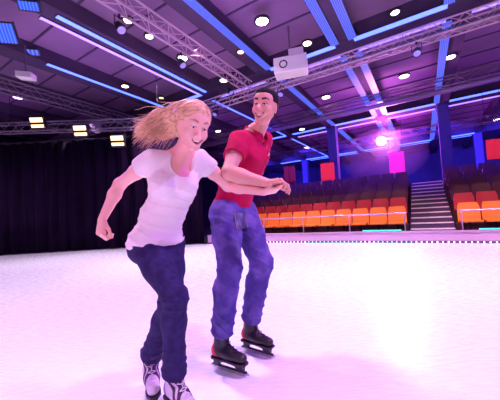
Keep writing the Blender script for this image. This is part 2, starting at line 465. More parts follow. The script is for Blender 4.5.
# ================================================================= the woman
wk = empty('person', (-.50, 1.56, 0), 'smiling person with long blonde hair blowing back, white t-shirt, dark jeans and pale ice skates', 'person', None)
HR, HL = P(147, 247, 1.60), P(169, 244, 1.67)
KR, KL = P(175, 297, 1.36), P(171, 304, 1.47)
AR, AL = P(174, 374, 1.47), P(150, 359, 1.66); AR[2] = .185; AL[2] = .20
SR, SL = P(151, 161, 1.50), P(200, 160, 1.61)
PV = P(157, 240, 1.62); CH = P(173, 184, 1.56); NK = P(180, 157, 1.555); HD = P(193, 127, 1.46)
ax = nrm(SL-SR); upv = nrm(NK-PV); upv = nrm(upv-ax*(upv@ax)); fr = np.cross(ax, upv)
TX = (ax, fr, upv); hax = nrm(HL-HR); hfr = np.cross(hax, Z)
ER, WR = P(120, 184, 1.62), P(102, 220, 1.58)
EL, WL = P(228, 186, 1.75), P(264, 192, 1.672)
waist = PV*.52+CH*.48
torso = [ell(CH-upv*.01, (.122, .088, .15), TX, k=.04), ell(waist, (.105, .078, .12), TX, k=.05),
         ell(PV+upv*.00, (.145, .105, .10), (hax, hfr, Z), k=.05), ell(PV+hax*.065-hfr*.045-Z*.04, (.085, .08, .09), (hax, hfr, Z), k=.03), ell(PV-hax*.065-hfr*.045-Z*.04, (.085, .08, .09), (hax, hfr, Z), k=.03),
         cone(SR+ax*.012, SL-ax*.012, .043, .043, k=.04), cone(SR+ax*.03-upv*.05, SR+ax*.06-upv*.08, .05, .05, k=.04), cone(SL-ax*.03-upv*.05, SL-ax*.06-upv*.08, .05, .05, k=.04)]
bust = [ell(CH+fr*.062-ax*.06+upv*.005, (.055, .05, .055), TX, k=.03), ell(CH+fr*.062+ax*.06+upv*.005, (.055, .05, .055), TX, k=.03)]
neck = [cone(NK-upv*.02, HD-nrm(HD-NK)*.06+V(-.02, .045, 0), .050, .043, k=.03), cone(NK+upv*.01-fr*.02, SR+ax*.03+upv*.01, .035, .03, k=.04), cone(NK+upv*.01-fr*.02, SL-ax*.03+upv*.01, .035, .03, k=.04)]
armR = limb(SR, ER, WR, (.044, .039, .032, .034, .0225), k=.025)
armL = limb(SL, EL, WL, (.044, .039, .032, .034, .0225), k=.025)
legR = limb(HR, KR, AR, (.083, .070, .051, .050, .036), bd=-hfr*.012)
legL = limb(HL, KL, AL, (.083, .070, .051, .050, .036), bd=-hfr*.012)
hw = Head(HD, V(.50, -.76, -.46), nrm(V(.26, -.20, 1)), 1.0, False, 1.0)
handR = hand(WR, nrm(P(99, 240, 1.56)-WR), nrm(V(.55, .8, .1)), 1, .92, curls=(52, 62, 40), thumb=(.75, .35, .5), tc=25)
handL = hand(WL, nrm(V(1, .1, .12)), nrm(V(-.05, .35, 1)), 1, .90, curls=(22, 46, 32), thumb=(.7, .35, .5), tc=20)
body_prims = torso + bust + neck + armR + armL + legR + legL + hw.prims() + handR + handL
hc = hw.c
wbody = sculpt('body', body_prims, [skin_w, lip_w, brow_w, mouth_d], wk, h=.0065,
    fine=([(hc[0]-.11, hc[0]+.12, .0025), (WR[0]-.05, WR[0]+.05, .003), (WL[0]-.01, WL[0]+.17, .003)],
          [(1.34, 1.60, .003), (1.60, 1.74, .004)],
          [(hc[2]-.14, hc[2]+.14, .0025), (WR[2]-.2, WR[2]+.02, .003), (WL[2]-.06, WL[2]+.06, .003)]), zones=hw.zones(), smooth=1)
hw.bits(wbody, eye_w, iris, tooth)

# t-shirt: the torso grown, with cap sleeves, scooped neckline and a gathered hem
tee = grow(torso, .009) + grow(bust, .010) + [cone(NK-upv*.05, SR+ax*.03-upv*.005, .05, .047, k=.04), cone(NK-upv*.05, SL-ax*.03-upv*.005, .05, .047, k=.04)]
tee += [cone(PV-Z*.03, PV+upv*.12, .125, .085, k=.05, sq=(hfr, .85))]
sl = lambda s, e: [cone(s, s*.60+e*.40, .058, .057, k=.02)]
def tee_cuts():
    q = []
    q.append(plane(PV-Z*.030+hfr*.0, nrm(-Z+hax*.04), k=.006))
    q.append(ell(NK+fr*.085-upv*.02, (.066, .085, .082), TX, k=.006, op='d'))
    q.append(cone(NK-upv*.01, HD, .066, .07, k=.006, op='d'))
    return q
dR, dL = nrm(ER-SR), nrm(EL-SL)
shR = cone(SR, SR+(ER-SR)*.9, .057, .060, k=.02); shL = cone(SL, SL+(EL-SL)*.9, .057, .060, k=.02)
def cutcone(c, p, n):                  # sleeve = cone clipped by its own plane
    f0 = c['f']; p = np.array(p); n = nrm(n)
    c['f'] = lambda X, Y, Zz: np.maximum(f0(X, Y, Zz), (X-p[0])*n[0]+(Y-p[1])*n[1]+(Zz-p[2])*n[2]); return c
tee += [cutcone(shR, SR+dR*.085, dR), cutcone(shL, SL+dL*.085, dL)]
tee += tee_cuts()
def tee_disp(v, n):
    h = np.clip((v-PV)@upv/.45, 0, 1)
    return .0055*folds(v, upv+.35*ax, 55, 1)*(1-h)**.7*1.0 + .0032*folds(v, upv-.6*ax, 38, 2) + .002*vnoise(v, 60, 4) + .003
tshirt = sculpt('t_shirt', tee, white_tee, wk, h=.0045, disp=tee_disp, smooth=2)
tshirt['label'] = 'white short sleeved t-shirt with scooped lace neckline'
sc_e = ell(NK+fr*.085-upv*.02, (.066, .085, .082), TX)
band = dict(f=(lambda f0: (lambda X, Y, Zz: f0(X, Y, Zz)-.009))(sc_e['f']), lo=None, hi=None, k=.002, op='i')
trim = [dict(q) for q in grow([p for p in tee if p['op'] == 'u'], .0045)] + tee_cuts()[1:] + [band]
sculpt('neckline_trim', trim, mat('lace_cream', (.92, .86, .78), .8), tshirt, h=.0035)['label'] = 'lace neckline trim'
jeans = grow([torso[2], torso[3], torso[4]], .008) + grow(legR, .008) + grow(legL, .008)
jeans += [plane(PV+Z*.035, Z), ]
for L_, A_, K_ in ((legR, AR, KR), (legL, AL, KL)):
    n_ = nrm(A_-K_); cut = A_-n_*.045
    for c in jeans[3:3+8]: pass
lo_r = grow(legR, .009); lo_l = grow(legL, .009)
wcut = lambda prs, p, n: [cutcone(c, p, n) for c in prs]
nR, nL = nrm(AR-KR), nrm(AL-KL)
jr = lo_r[:2] + wcut(lo_r[2:], AR-nR*.035, nR) + [cutcone(cone(AR-nR*.17, AR-nR*.0, .052, .068, k=.02), AR-nR*.030, nR)]
jl = lo_l[:2] + wcut(lo_l[2:], AL-nL*.035, nL) + [cutcone(cone(AL-nL*.17, AL-nL*.0, .052, .068, k=.02), AL-nL*.030, nL)]
jeans = grow([torso[2], torso[3], torso[4]], .006) + jr + jl + [plane(PV+Z*.03, Z)]
def jw_disp(v, n):
    k = np.exp(-((v[:, 2]-.60)/.09)**2) + np.exp(-((v[:, 2]-.27)/.10)**2)*1.3 + .6*np.exp(-((v[:, 2]-.82)/.06)**2)
    return .005*folds(v, V(.15, .1, 1), 60, 5)*k + .0015*vnoise(v, 50, 6)
wj = sculpt('jeans', jeans, indigo, wk, h=.005, disp=jw_disp, smooth=2); wj['label'] = 'slim dark indigo jeans'
skate(wk, AR, V(.70, -.7, 0), nrm(KR-AR), white_boot, violet_panel, black_plastic, lace_white, .12, 'pale ice skate with dark straps', True)
skate(wk, AL, V(.42, -.9, 0), nrm(KL-AL), white_boot, violet_panel, black_plastic, lace_white, .12, 'pale ice skate with dark straps', True)

# hair: a swept cap, a mass blown back, and many loose wavy locks
def hair_tube(m, pts, r0, r1, n=5):
    k = len(pts); rr = [r0*(1-(i/(k-1))**2.2)+r1*(i/(k-1))**2.2 for i in range(k)]
    m.tube(pts, rr, n)
hs = hw
cap = [hs.E(0, -.018, .052, .087, .102, .088, k=.02), hs.E(-.0, -.06, -.01, .074, .058, .08, k=.03),
       cone(hs.p(.03, -.06, .05), P(160, 119, 1.56), .065, .050, k=.03), cone(P(160, 119, 1.56), P(140, 131, 1.60), .048, .030, k=.03),
       cone(hs.p(.03, -.08, -.01), P(163, 134, 1.58), .05, .035, k=.03),
       hs.E(0, .100, -.034, .050, .064, .094, k=.010, op='d'), hs.E(.066, .012, -.016, .022, .026, .038, k=.01, op='d')]
def hair_disp(v, n):
    dx = nrm(V(-1, .15, -.35)); side = np.cross(dx, V(0, 1, 0))
    w = (v@side)*230 + 2.5*vnoise(v, 12, 9) + (v[:, 1])*40
    return .0025*np.abs(np.sin(w)) + .001*np.sin(w*2.7+1)
hair = sculpt('hair', cap, blonde, wk, h=.0035, disp=hair_disp, smooth=1)
hair['label'] = 'long wavy blonde hair streaming back'
m = MB(); rr_ = random.Random(3)
for i in range(650):
    th = rr_.uniform(-1.25, 1.25); ph = rr_.uniform(-.35, 1.35)      # root on the skull: around and up
    side = math.sin(th); 
    root = hs.p(.078*math.sin(th)*math.cos(ph*.8), .03-.10*abs(rr_.random())-.0, .045+.082*math.sin(ph))
    if i % 3 == 0: root = hs.p(rr_.uniform(.02, .075), rr_.uniform(-.075, -.02), rr_.uniform(.06, .105))
    e = P(rr_.uniform(131, 165), 0, 1.56); ty = rr_.gauss(0, 1)
    ex = rr_.uniform(132, 166); ey = 131 + (150-ex)*.12 + ty*8 + (3 if ex > 150 else 0)
    end = P(ex, ey, rr_.uniform(1.50, 1.68))
    m.m = rr_.choice((0, 0, 1, 1, 2))
    bk = hs.p(rr_.uniform(-.02, .085), -.07-.04*rr_.random(), (root-hs.c)@hs.u*.75+.0)
    p1 = root*.45+bk*.55 + nrm(root-hs.c)*.03; p2 = bk*.6+end*.4 + Z*rr_.uniform(-.01, .045)
    am = rr_.uniform(.004, .013); fq = rr_.uniform(6, 13); p0 = rr_.uniform(0, 6.28); N = 18; pts = []
    wv = nrm(V(rr_.gauss(0, .3), rr_.gauss(0, 1), rr_.gauss(0, 1)))
    for j in range(N):
        t = j/(N-1); q = root*(1-t)**3+3*p1*t*(1-t)**2+3*p2*t*t*(1-t)+end*t**3
        pts.append(q + wv*am*t**1.2*math.sin(fq*t+p0) + V(0, 0, .010)*t*t*math.sin(2*fq*t+p0))
    hair_tube(m, pts, rr_.uniform(.0014, .0032), .0005, 4)
lo = m.build('loose_hair', blonde, hair, smooth=True)

# ================================================================= the man
mk = empty('person', (-.09, 1.98, 0), 'laughing person with short dark hair, red polo shirt, blue jeans and black ice skates', 'person', None)
mdR, mdL = nrm(V(.85, -.53, 0)), nrm(V(.80, -.60, 0))
AR = V(-.242, 1.858, .185); AL = V(-.055, 2.07, .19)
HR, HL = P(225, 214, 1.93), P(242, 212, 2.09)
KR, KL = P(230, 268, 1.78), P(262, 263, 1.93)
PV = P(233, 207, 2.02); CH = P(247, 163, 2.00); NK = P(255, 134, 2.00); HD = P(265, 108, 1.93)
SR, SL = P(239, 142, 1.85), P(263, 140, 2.15)
ER, WR = P(228, 173, 1.68), P(267, 183, 1.665)
EL, WL = P(254, 172, 2.26), P(246, 196, 2.18)
ax = nrm(SL-SR); upv = nrm(NK-PV); upv = nrm(upv-ax*(upv@ax)); fr = np.cross(ax, upv); TX = (ax, fr, upv)
hax = nrm(HL-HR); hfr = np.cross(hax, Z)
waist = PV*.5+CH*.5
torso = [ell(CH, (.150, .110, .175), TX, k=.05), ell(waist, (.135, .098, .14), TX, k=.05), ell(PV, (.145, .108, .11), (hax, hfr, Z), k=.05),
         ell(PV+hax*.07-hfr*.04-Z*.05, (.085, .085, .10), (hax, hfr, Z), k=.03), ell(PV-hax*.07-hfr*.04-Z*.05, (.085, .085, .10), (hax, hfr, Z), k=.03),
         cone(SR+ax*.01, SL-ax*.01, .060, .060, k=.05), cone(SR+ax*.05-upv*.07, CH-upv*.02-ax*.06, .07, .08, k=.04), cone(SL-ax*.05-upv*.07, CH-upv*.02+ax*.06, .07, .08, k=.04),
         ell(CH+fr*.06-ax*.07+upv*.05, (.07, .05, .06), TX, k=.04), ell(CH+fr*.06+ax*.07+upv*.05, (.07, .05, .06), TX, k=.04)]
neck = [cone(NK-upv*.03, HD-nrm(HD-NK)*.06+V(.02, .03, 0), .058, .047, k=.03), cone(NK+upv*.01-fr*.02, SR+ax*.04+upv*.02, .045, .04, k=.04), cone(NK+upv*.01-fr*.02, SL-ax*.04+upv*.02, .045, .04, k=.04)]
armR = limb(SR, ER, WR, (.056, .051, .040, .045, .028), k=.025)
armL = limb(SL, EL, WL, (.056, .050, .040, .044, .028), k=.025)
legR = limb(HR, KR, AR, (.093, .080, .060, .060, .040), bd=-hfr*.012)
legL = limb(HL, KL, AL, (.093, .080, .060, .060, .040), bd=-hfr*.012)
hm = Head(HD, V(-.42, -.88, -.10), nrm(V(.20, -.05, 1)), 1.06, True, 1.2)
handR = hand(WR, nrm(P(281, 181, 1.66)-WR), nrm(V(.0, -.12, -1)), 1, 1.0, curls=(38, 40, 25), thumb=(.8, .45, .45), tc=20)
handL = hand(WL, nrm(V(-.1, -.2, -.9)), nrm(V(-.8, -.3, 0)), 1, 1.0, curls=(30, 40, 30))
hc = hm.c
mbody = sculpt('body', torso+neck+armR+armL+legR+legL+hm.prims()+handR+handL, [skin_m, lip_m, brow_m, mouth_d], mk, h=.007,
    fine=([(hc[0]-.11, hc[0]+.12, .0027), (WR[0]-.01, WR[0]+.17, .003)], [(1.60, 1.74, .0035), (hc[1]-.12, hc[1]+.11, .003)],
          [(hc[2]-.14, hc[2]+.14, .0027), (WR[2]-.12, WR[2]+.06, .003)]), zones=hm.zones(), smooth=1)
hm.bits(mbody, eye_w, iris, tooth)
# polo
polo = grow(torso, .011) + [cone(NK-upv*.06, SR+ax*.05, .06, .06, k=.04), cone(NK-upv*.06, SL-ax*.05, .06, .06, k=.04), cone(PV-Z*.03, PV+upv*.15, .125, .12, k=.05, sq=(hfr, .78))]
dR, dL = nrm(ER-SR), nrm(EL-SL)
polo += [cutcone(cone(SR, SR+dR*.24, .070, .066, k=.025), SR+dR*.145, dR), cutcone(cone(SL, SL+dL*.24, .070, .066, k=.025), SL+dL*.145, dL)]
polo += [plane(PV-Z*.0, nrm(-Z+hfr*-.10+hax*.03), k=.006), cone(NK-upv*.0+fr*.012, HD, .060, .075, k=.008, op='d'), ell(NK+fr*.09-upv*.02, (.022, .07, .075), TX, k=.006, op='d')]
def polo_disp(v, n):
    h = np.clip((v-PV)@upv/.5, 0, 1)
    return .006*folds(v, upv-.5*ax, 34, 11)*(1-.5*h) + .005*folds(v, upv+.8*fr, 26, 12) + .002*vnoise(v, 60, 14) + .002
ps = sculpt('polo_shirt', polo, red_polo, mk, h=.005, disp=polo_disp, smooth=2); ps['label'] = 'red short sleeved polo shirt'
# collar: two leaves round the neck, placket and buttons
m = MB(); rings = []
cx_ = NK+upv*.028-fr*.004
for i in range(25):
    a = math.radians(-155+310*i/24); dirv = -fr*math.cos(a)+ax*math.sin(a)
    front = (abs(a)/math.radians(155))**2
    top = cx_ + dirv*V(1, 1, 1)*.068 + upv*(.026-.045*front) + fr*.02*front
    out = cx_ + dirv*(.088+.012*front) + upv*(-.012-.060*front) + fr*.022*front
    rings.append([top, out, out-dirv*.004-upv*.003, top-dirv*.004+upv*.001])
m.quadgrid(rings); m.build('collar', red_polo, ps, smooth=False, bevel=.001)
m = MB(); pts = []
def surf(o, p, d):                     # a point on a sculpted part, found from p along d
    me = o.data; off = wloc(o); co_ = np.empty(len(me.vertices)*3, np.float32); me.vertices.foreach_get('co', co_)
    v = co_.reshape(-1, 3)+off; d = nrm(d); r = v-p; t = r@d; q = np.linalg.norm(r-np.outer(t, d), axis=1)
    k = q < .008
    if not k.any(): return np.array(p)
    t = t[k]; return np.array(p)+d*t.max()
m = MB(); line = []
for i in range(7):
    s_ = surf(ps, NK+upv*(-.035-.020*i)+fr*.02, fr); line.append(s_)
rings = [[p-ax*.014+fr*.0005, p-ax*.014+fr*.0035, p+ax*.014+fr*.0035, p+ax*.014+fr*.0005] for p in line[1:]]
m.quadgrid(rings); m.build('placket', red_polo, ps, bevel=.0008)
for i in (2, 4):
    m = MB(); m.lathe(line[i]+fr*.004, fr, [(0, .0055), (.002, .0055), (.0026, .004), (.002, .001)], 12); m.build('button', button_m, ps, smooth=True)
s_ = surf(ps, CH+ax*.075+upv*.075, fr)
m = MB(); m.prism([s_+ax*.010*math.cos(t)*(1 if i % 2 else .55)+upv*.010*math.sin(t)*(1 if i % 2 else .55) for i, t in enumerate(np.linspace(0, 2*math.pi, 12, endpoint=False))], fr*.004)
o = m.build('emblem', tooth, ps); o['label'] = 'small pale chest emblem'
for S_, d_ in ((SR, dR), (SL, dL)):
    pc = [cutcone(cone(S_+d_*.10, S_+d_*.2, .0715, .069, k=.01), S_+d_*.150, d_), plane(S_+d_*.130, -d_)]
    sculpt('sleeve_band', pc, red_polo, ps, h=.005)
# jeans
hipp = grow([torso[2], torso[3], torso[4]], .012)
nR, nL = nrm(AR-KR), nrm(AL-KL)
jr, jl = grow(legR, .017), grow(legL, .017)
jr = jr[:2] + [cutcone(c, AR-nR*.055, nR) for c in jr[2:]] + [cutcone(cone(KR*.5+AR*.5, AR-nR*.02, .066, .072, k=.03), AR-nR*.060, nR)]
jl = jl[:2] + [cutcone(c, AL-nL*.055, nL) for c in jl[2:]] + [cutcone(cone(KL*.5+AL*.5, AL-nL*.02, .066, .072, k=.03), AL-nL*.060, nL)]
def jm_disp(v, n):
    z = v[:, 2]
    k = .9*np.exp(-((z-.64)/.10)**2) + 1.5*np.exp(-((z-.32)/.12)**2) + .7*np.exp(-((z-.93)/.08)**2) + .25
    return .0055*folds(v, V(.55, .2, 1), 48, 15)*k + .005*folds(v, V(.9, -.5, .35), 26, 16) + .002*vnoise(v, 45, 17)
mj = sculpt('jeans', hipp+jr+jl+[plane(PV+Z*.05, Z)], denim, mk, h=.005, disp=jm_disp, smooth=2); mj['label'] = 'faded blue jeans bunched at the ankles'
# a hip pocket with its stitching, and the belt
sd = nrm(-hax*.55+hfr*.85)
pk = [surf(mj, PV+ (np.cross(Z, sd))*a-Z*(.04+.015*b), sd) for b in range(8) for a in (-.055, -.028, 0, .028, .055)]
m = MB(); m.quadgrid([[pk[b*5+a]+sd*.003 for a in range(5)] for b in range(8)], closed=False, cap=False)
o = m.build('pocket', denim_worn, mj, smooth=True); sm = o.modifiers.new('thick', 'SOLIDIFY'); sm.thickness = .002; o['label'] = 'worn grey front pocket'
m = MB(); m.tube([pk[i]+sd*.0045 for i in (0, 5, 10, 15, 20, 25, 30, 35, 36, 37, 38, 39, 34, 29, 24, 19, 14, 9, 4)], .0013, 5); m.build('stitching', stitch, o)
skate(mk, AR, mdR, nrm(KR-AR), black_leather, red_trim, black_plastic, lace_dark, .125, 'black ice skate with red heel')
skate(mk, AL, mdL, nrm(KL-AL), black_leather, red_trim, black_plastic, lace_dark, .125, 'black ice skate with red heel')
# hair
capm = [hm.E(0, -.018, .046, .080, .098, .080, k=.02), hm.E(0, .035, .088, .05, .045, .028, k=.02), hm.E(0, -.06, .0, .068, .045, .06, k=.02),
        hm.E(0, .098, .000, .070, .058, .066, k=.008, op='d'), hm.E(0, .05, -.045, .12, .09, .062, k=.01, op='d'),
        hm.E(.075, .0, -.01, .03, .03, .040, k=.008, op='d'), hm.E(-.075, .0, -.01, .03, .03, .040, k=.008, op='d')]
mh = sculpt('hair', capm, dark_hair, mk, h=.003, disp=lambda v, n: .002*vnoise(v, 260, 20)+.0015*vnoise(v, 500, 21)); mh['label'] = 'short dark cropped hair'
# lace trim along the woman's neckline: sampled where her shirt is scooped
def rim(o, c, u, f, a_, rx, ry, n=44):
    return None
# ================================================================= the hall
ice_m = mat('ice', (.82, .90, .90), .22, noise=((.80, .86, .88), .8, .35, .7), bump=.02, bscale=7, spec=.4)
def scratch(m):                        # fine skate scratches in the ice
    nt = m.node_tree; b = nt.nodes['Principled BSDF']
    tc = nt.nodes['Texture Coordinate']; mp = nt.nodes.new('ShaderNodeMapping'); mp.inputs['Scale'].default_value = (3, 22, 1); mp.inputs['Rotation'].default_value = (0, 0, .6)
    n = nt.nodes.new('ShaderNodeTexNoise'); n.inputs['Scale'].default_value = 3; n.inputs['Detail'].default_value = 6
    nt.links.new(tc.outputs['Object'], mp.inputs['Vector']); nt.links.new(mp.outputs['Vector'], n.inputs['Vector'])
    r = nt.nodes.new('ShaderNodeMapRange'); r.inputs['From Min'].default_value = .35; r.inputs['From Max'].default_value = .7; r.inputs['To Min'].default_value = .15; r.inputs['To Max'].default_value = .42
    nt.links.new(n.outputs['Fac'], r.inputs['Value']); nt.links.new(r.outputs['Result'], b.inputs['Roughness'])
scratch(ice_m)
floor_m = mat('dark_concrete', (.06, .045, .08), .7, noise=((.09, .06, .11), 2, .3, .7))
ceil_m = mat('ceiling_board', (.23, .13, .28), .9, noise=((.31, .17, .36), .5, .35, .65))
beam_m = mat('beam_board', (.055, .03, .085), .85, noise=((.085, .05, .125), .8, .35, .7))
wall_m = mat('wall_paint', (.05, .045, .12), .85, noise=((.08, .06, .18), .7, .35, .7))
drape_m = mat('black_velvet', (.008, .002, .016), .95, spec=.1, noise=((.013, .003, .025), 2, .3, .7))
truss_m = mat('truss_aluminium', (.20, .14, .23), .5, metal=.3)
duct_m = mat('duct_metal', (.28, .22, .32), .5, metal=.3)
fix_m = mat('fixture_black', (.02, .015, .025), .5)
glow_w = mat('lamp_warm', (.9, .8, .7), .4, emit=(1, .78, .62), es=7)
glow_warm = mat('lamp_amber', (.9, .8, .6), .4, emit=(1, .62, .28), es=1.4)
glow_v = mat('lamp_violet', (.9, .8, 1), .4, emit=(.75, .38, 1), es=8)
glow_m = mat('lamp_magenta', (.9, .8, 1), .4, emit=(1, .35, 1), es=60)
led_b = mat('led_blue', (.2, .3, .9), .4, emit=(.055, .105, 1), es=2.7)
led_v = mat('led_violet', (.4, .3, .9), .4, emit=(.25, .16, 1), es=1.6)
def led_mesh(name, es, col_, n):       # a ribbon of parallel diode rows, seen as lines
    m = mat(name, (.02, .02, .08), .5, emit=col_, es=es); nt = m.node_tree; b = nt.nodes['Principled BSDF']
    uv = nt.nodes.new('ShaderNodeUVMap'); sp = nt.nodes.new('ShaderNodeSeparateXYZ'); nt.links.new(uv.outputs['UV'], sp.inputs[0])
    def wave(sock, k):
        a = nt.nodes.new('ShaderNodeMath'); a.operation = 'MULTIPLY'; a.inputs[1].default_value = k; nt.links.new(sock, a.inputs[0])
        f = nt.nodes.new('ShaderNodeMath'); f.operation = 'FRACT'; nt.links.new(a.outputs[0], f.inputs[0])
        g = nt.nodes.new('ShaderNodeMapRange'); g.inputs['From Min'].default_value = .25; g.inputs['From Max'].default_value = .5; g.inputs['To Min'].default_value = .22
        h = nt.nodes.new('ShaderNodeMath'); h.operation = 'PINGPONG'; h.inputs[1].default_value = .5; nt.links.new(f.outputs[0], h.inputs[0])
        nt.links.new(h.outputs[0], g.inputs['Value']); return g.outputs['Result']
    a = wave(sp.outputs['X'], n); 
    mu = nt.nodes.new('ShaderNodeMath'); mu.operation = 'MULTIPLY'; mu.inputs[1].default_value = es; nt.links.new(a, mu.inputs[0])
    nt.links.new(mu.outputs[0], b.inputs['Emission Strength']); return m
led_grid = led_mesh('led_ribbon', 1.5, (.09, .14, 1), 5)
orange_m = mat('orange_seat', (.95, .24, .03), .5); crimson_m = mat('crimson_seat', (.55, .02, .05), .55); shade_maroon_m = mat('shade_maroon_seat', (.10, .01, .05), .6)  # maroon back rows: their lack of light is put into the colour
riser_m = mat('tier_concrete', (.12, .05, .08), .8, noise=((.16, .07, .1), 3, .3, .7))
step_m = mat('step_dark', (.10, .05, .16), .7); nosing_m = mat('nosing_white', (.85, .75, .78), .5)
barrier_m = mat('barrier_lilac', (.62, .36, .66), .45); kick_m = mat('kick_strip', (.12, .05, .2), .5)
rail_m = mat('rail_lilac', (.6, .4, .7), .3, metal=.5)
banner_r = mat('banner_red_glowing', (.75, .02, .04), .8, bump=.1, bscale=20, emit=(1, .03, .05), es=.35); banner_m = mat('banner_magenta_glowing', (.8, .02, .45), .8, emit=(1, .03, .6), es=.5)  # banner cloth is made to glow by itself, no lamp behind it
col_m = mat('column_paint', (.07, .05, .2), .7, noise=((.1, .07, .26), 2, .3, .7))
white_box = mat('white_housing', (.88, .84, .86), .5)
bulb_w = mat('bulb_white', (1, 1, 1), .3, emit=(1, .85, 1), es=4); bulb_c = mat('bulb_cyan', (.5, 1, 1), .3, emit=(.05, .9, .8), es=2.2)

def struct(name, mb, m, **k): o = mb.build(name, m, None, loc=(0, 0, 0), **k); o['kind'] = 'structure'; return o
AX = (A, B, Z)
H = 6.0
# ice sheet: rounded at the far left corner
UR = 8.27
ring = [W(-7, -9.0), W(UR, -9.0), W(UR, 2.0), W(8.1, 4.3), W(7.64, 6.94), V(-6, 10.15, 0), V(-14, 10.12, 0), W(-7, 16)]
struct('floor', MB().prism([p-Z*.05 for p in ring], Z*.05), ice_m)
struct('floor', MB().prism([W(-7.5, -9.5, -.12), W(34, -9.5, -.12), W(34, 24, -.12), W(-7.5, 24, -.12)], Z*.06), floor_m)
struct('wall_back', MB().box(W(34.1, 7.2, 3.4), (.2, 33.8, 7.2), AX), wall_m)
struct('wall_right', MB().box(W(13.3, -9.7, 3.4), (42, .2, 7.2), AX), wall_m)
struct('wall_left', MB().box(W(13.3, 24.1, 3.4), (42, .2, 7.2), AX), wall_m)
struct('wall_front', MB().box(W(-7.7, 7.2, 3.4), (.2, 33.8, 7.2), AX), wall_m)
# ceiling: boards above, a lattice of deep beams below
struct('ceiling', MB().box(W(13.3, 7.2, H+.47), (42, 33.8, .1), AX), ceil_m)
rows = [(-7.6, .3), (1.1, 8.6), (9.4, 16.9), (17.9, 26.4), (27.3, 33.9)]
vs = [(-9.5, -6.5), (-6.0, -4.0), (-3.6, -1.45), (-.9, 1.4), (1.95, 4.2), (4.75, 6.9), (7.4, 9.5), (10.1, 12.3), (12.9, 15.1), (15.7, 17.9), (18.5, 20.7), (21.3, 24)]
n = 1
for (a, b), (c, d) in zip(vs, vs[1:]):
    struct('trim_%d' % n, MB().box(W(13.3, (b+c)/2, H+.21), (42, c-b, .42), AX), beam_m); n += 1
for (a, b), (c, d) in zip(rows, rows[1:]):
    struct('trim_%d' % n, MB().box(W((b+c)/2, 7.2, H+.20), (c-b, 33.8, .44), AX), beam_m); n += 1
# thin joints between the ceiling boards (one lattice per coffer would be the board pattern): shallow battens
m = MB()
for r in range(1, 4):
    a, b = rows[r]
    for u in np.arange(a+1.25, b-.3, 1.25): m.box(W(u, 7.2, H+.405), (.05, 33.8, .03), AX)
struct('trim_%d' % n, m, beam_m); n += 1

# LED ribbons in the coffers
def ribbon(p, q, w, wdir, m_, label, grp, t=.03):
    """flat light bar from p to q, width w along wdir, diodes facing down, with a housing as part"""
    root = empty('light_strip', (np.array(p)+np.array(q))/2, label, 'light strip', grp)
    d = nrm(np.array(q)-np.array(p)); L = np.linalg.norm(np.array(q)-np.array(p)); nn = np.cross(d, wdir)
    MB().box((p+q)/2+Z*t*.6, (L, w+.02, t), (d, wdir, Z)).build('housing', fix_m, root)
    mm = MB(); mm.box((p+q)/2-Z*.004, (L-.02, w, .012), (d, wdir, Z)); o = mm.build('diffuser', m_, root)
    uv = o.data.uv_layers.new(name='UVMap')
    c = (p+q)/2
    for lp in o.data.loops:
        x = np.array(o.data.vertices[lp.vertex_index].co)+wloc(root)-c
        uv.data[lp.index].uv = (x@wdir/w+.5, x@d)
    return root
def cross_strip(u, va, vb, lab, m_=None, w=.12, z=H+.0): return ribbon(W(u, va, z-.035), W(u, vb, z-.035), w, A, m_ or led_b, lab, 'neon edges running across the coffers')
def long_strip(v, ua, ub, lab, m_=None, w=.1, z=H+.0): return ribbon(W(ua, v, z-.035), W(ub, v, z-.035), w, B, m_ or led_grid, lab, 'blue light strips running along the coffers')
colname = {2: 'rightmost coffer', 3: 'coffer right of centre', 4: 'coffer above the person in red', 5: 'coffer between the two people', 6: 'coffer above the long blonde hair', 7: 'coffer above the black curtain', 8: 'coffer at the far left', }
rown = {1: 'nearest', 2: 'second', 3: 'third', 4: 'farthest'}
for r in (1, 2, 3, 4):
    ua, ub = rows[r]
    for c in (2, 3, 4, 5, 6, 7):
        va, vb = vs[c]
        if r == 1 and c in (7, 2): continue
        if r == 4:
            if c < 7: cross_strip(ua-.1, va+.1, vb-.1, 'thin blue neon, near edge of the farthest row, %s' % colname[c], w=.18)
            continue
        if not (r == 1 and c == 5): cross_strip(ub+.05, va, vb, 'bright blue neon, far edge of the %s row, %s' % (rown[r], colname[c]), w=.20 if r == 1 else .30 if r == 2 else .42)
        if r > 1 and c < 6: cross_strip(ua-.05, va, vb, 'dim violet neon, near edge of the %s row, %s' % (rown[r], colname[c]), led_v, w=.10 if r == 2 else .2)
        if c <= 4:
            if r < 3 or c in (3, 4):
                long_strip(va-.02, ua if r > 1 else 2.0, ub, 'ribbed blue strip, right side of the %s row, %s' % (rown[r], colname[c]), w=.24 if r < 3 else .3)
                if c != 2: long_strip(vb+.02, ua if r > 1 else 2.0, ub, 'ribbed blue strip, left side of the %s row, %s' % (rown[r], colname[c]), w=.24 if r < 3 else .3)
        elif c == 6 and r == 1:
            long_strip(va-.30, 3.2, ub, 'bright blue neon line just above the blonde hair, upper of the parallel pair', led_b, .13)
            long_strip(va+.05, 3.0, ub, 'softer violet neon line just above the blonde hair, lower of the parallel pair', led_v, .10)
            long_strip(vb+.05, 4.0, ub, 'bright blue neon line at the left side of the large left coffer', led_b, .13)
        elif c == 6: long_strip(va, ua, ub, 'blue neon, right side of the %s row, %s' % (rown[r], colname[c]), led_b, .1)

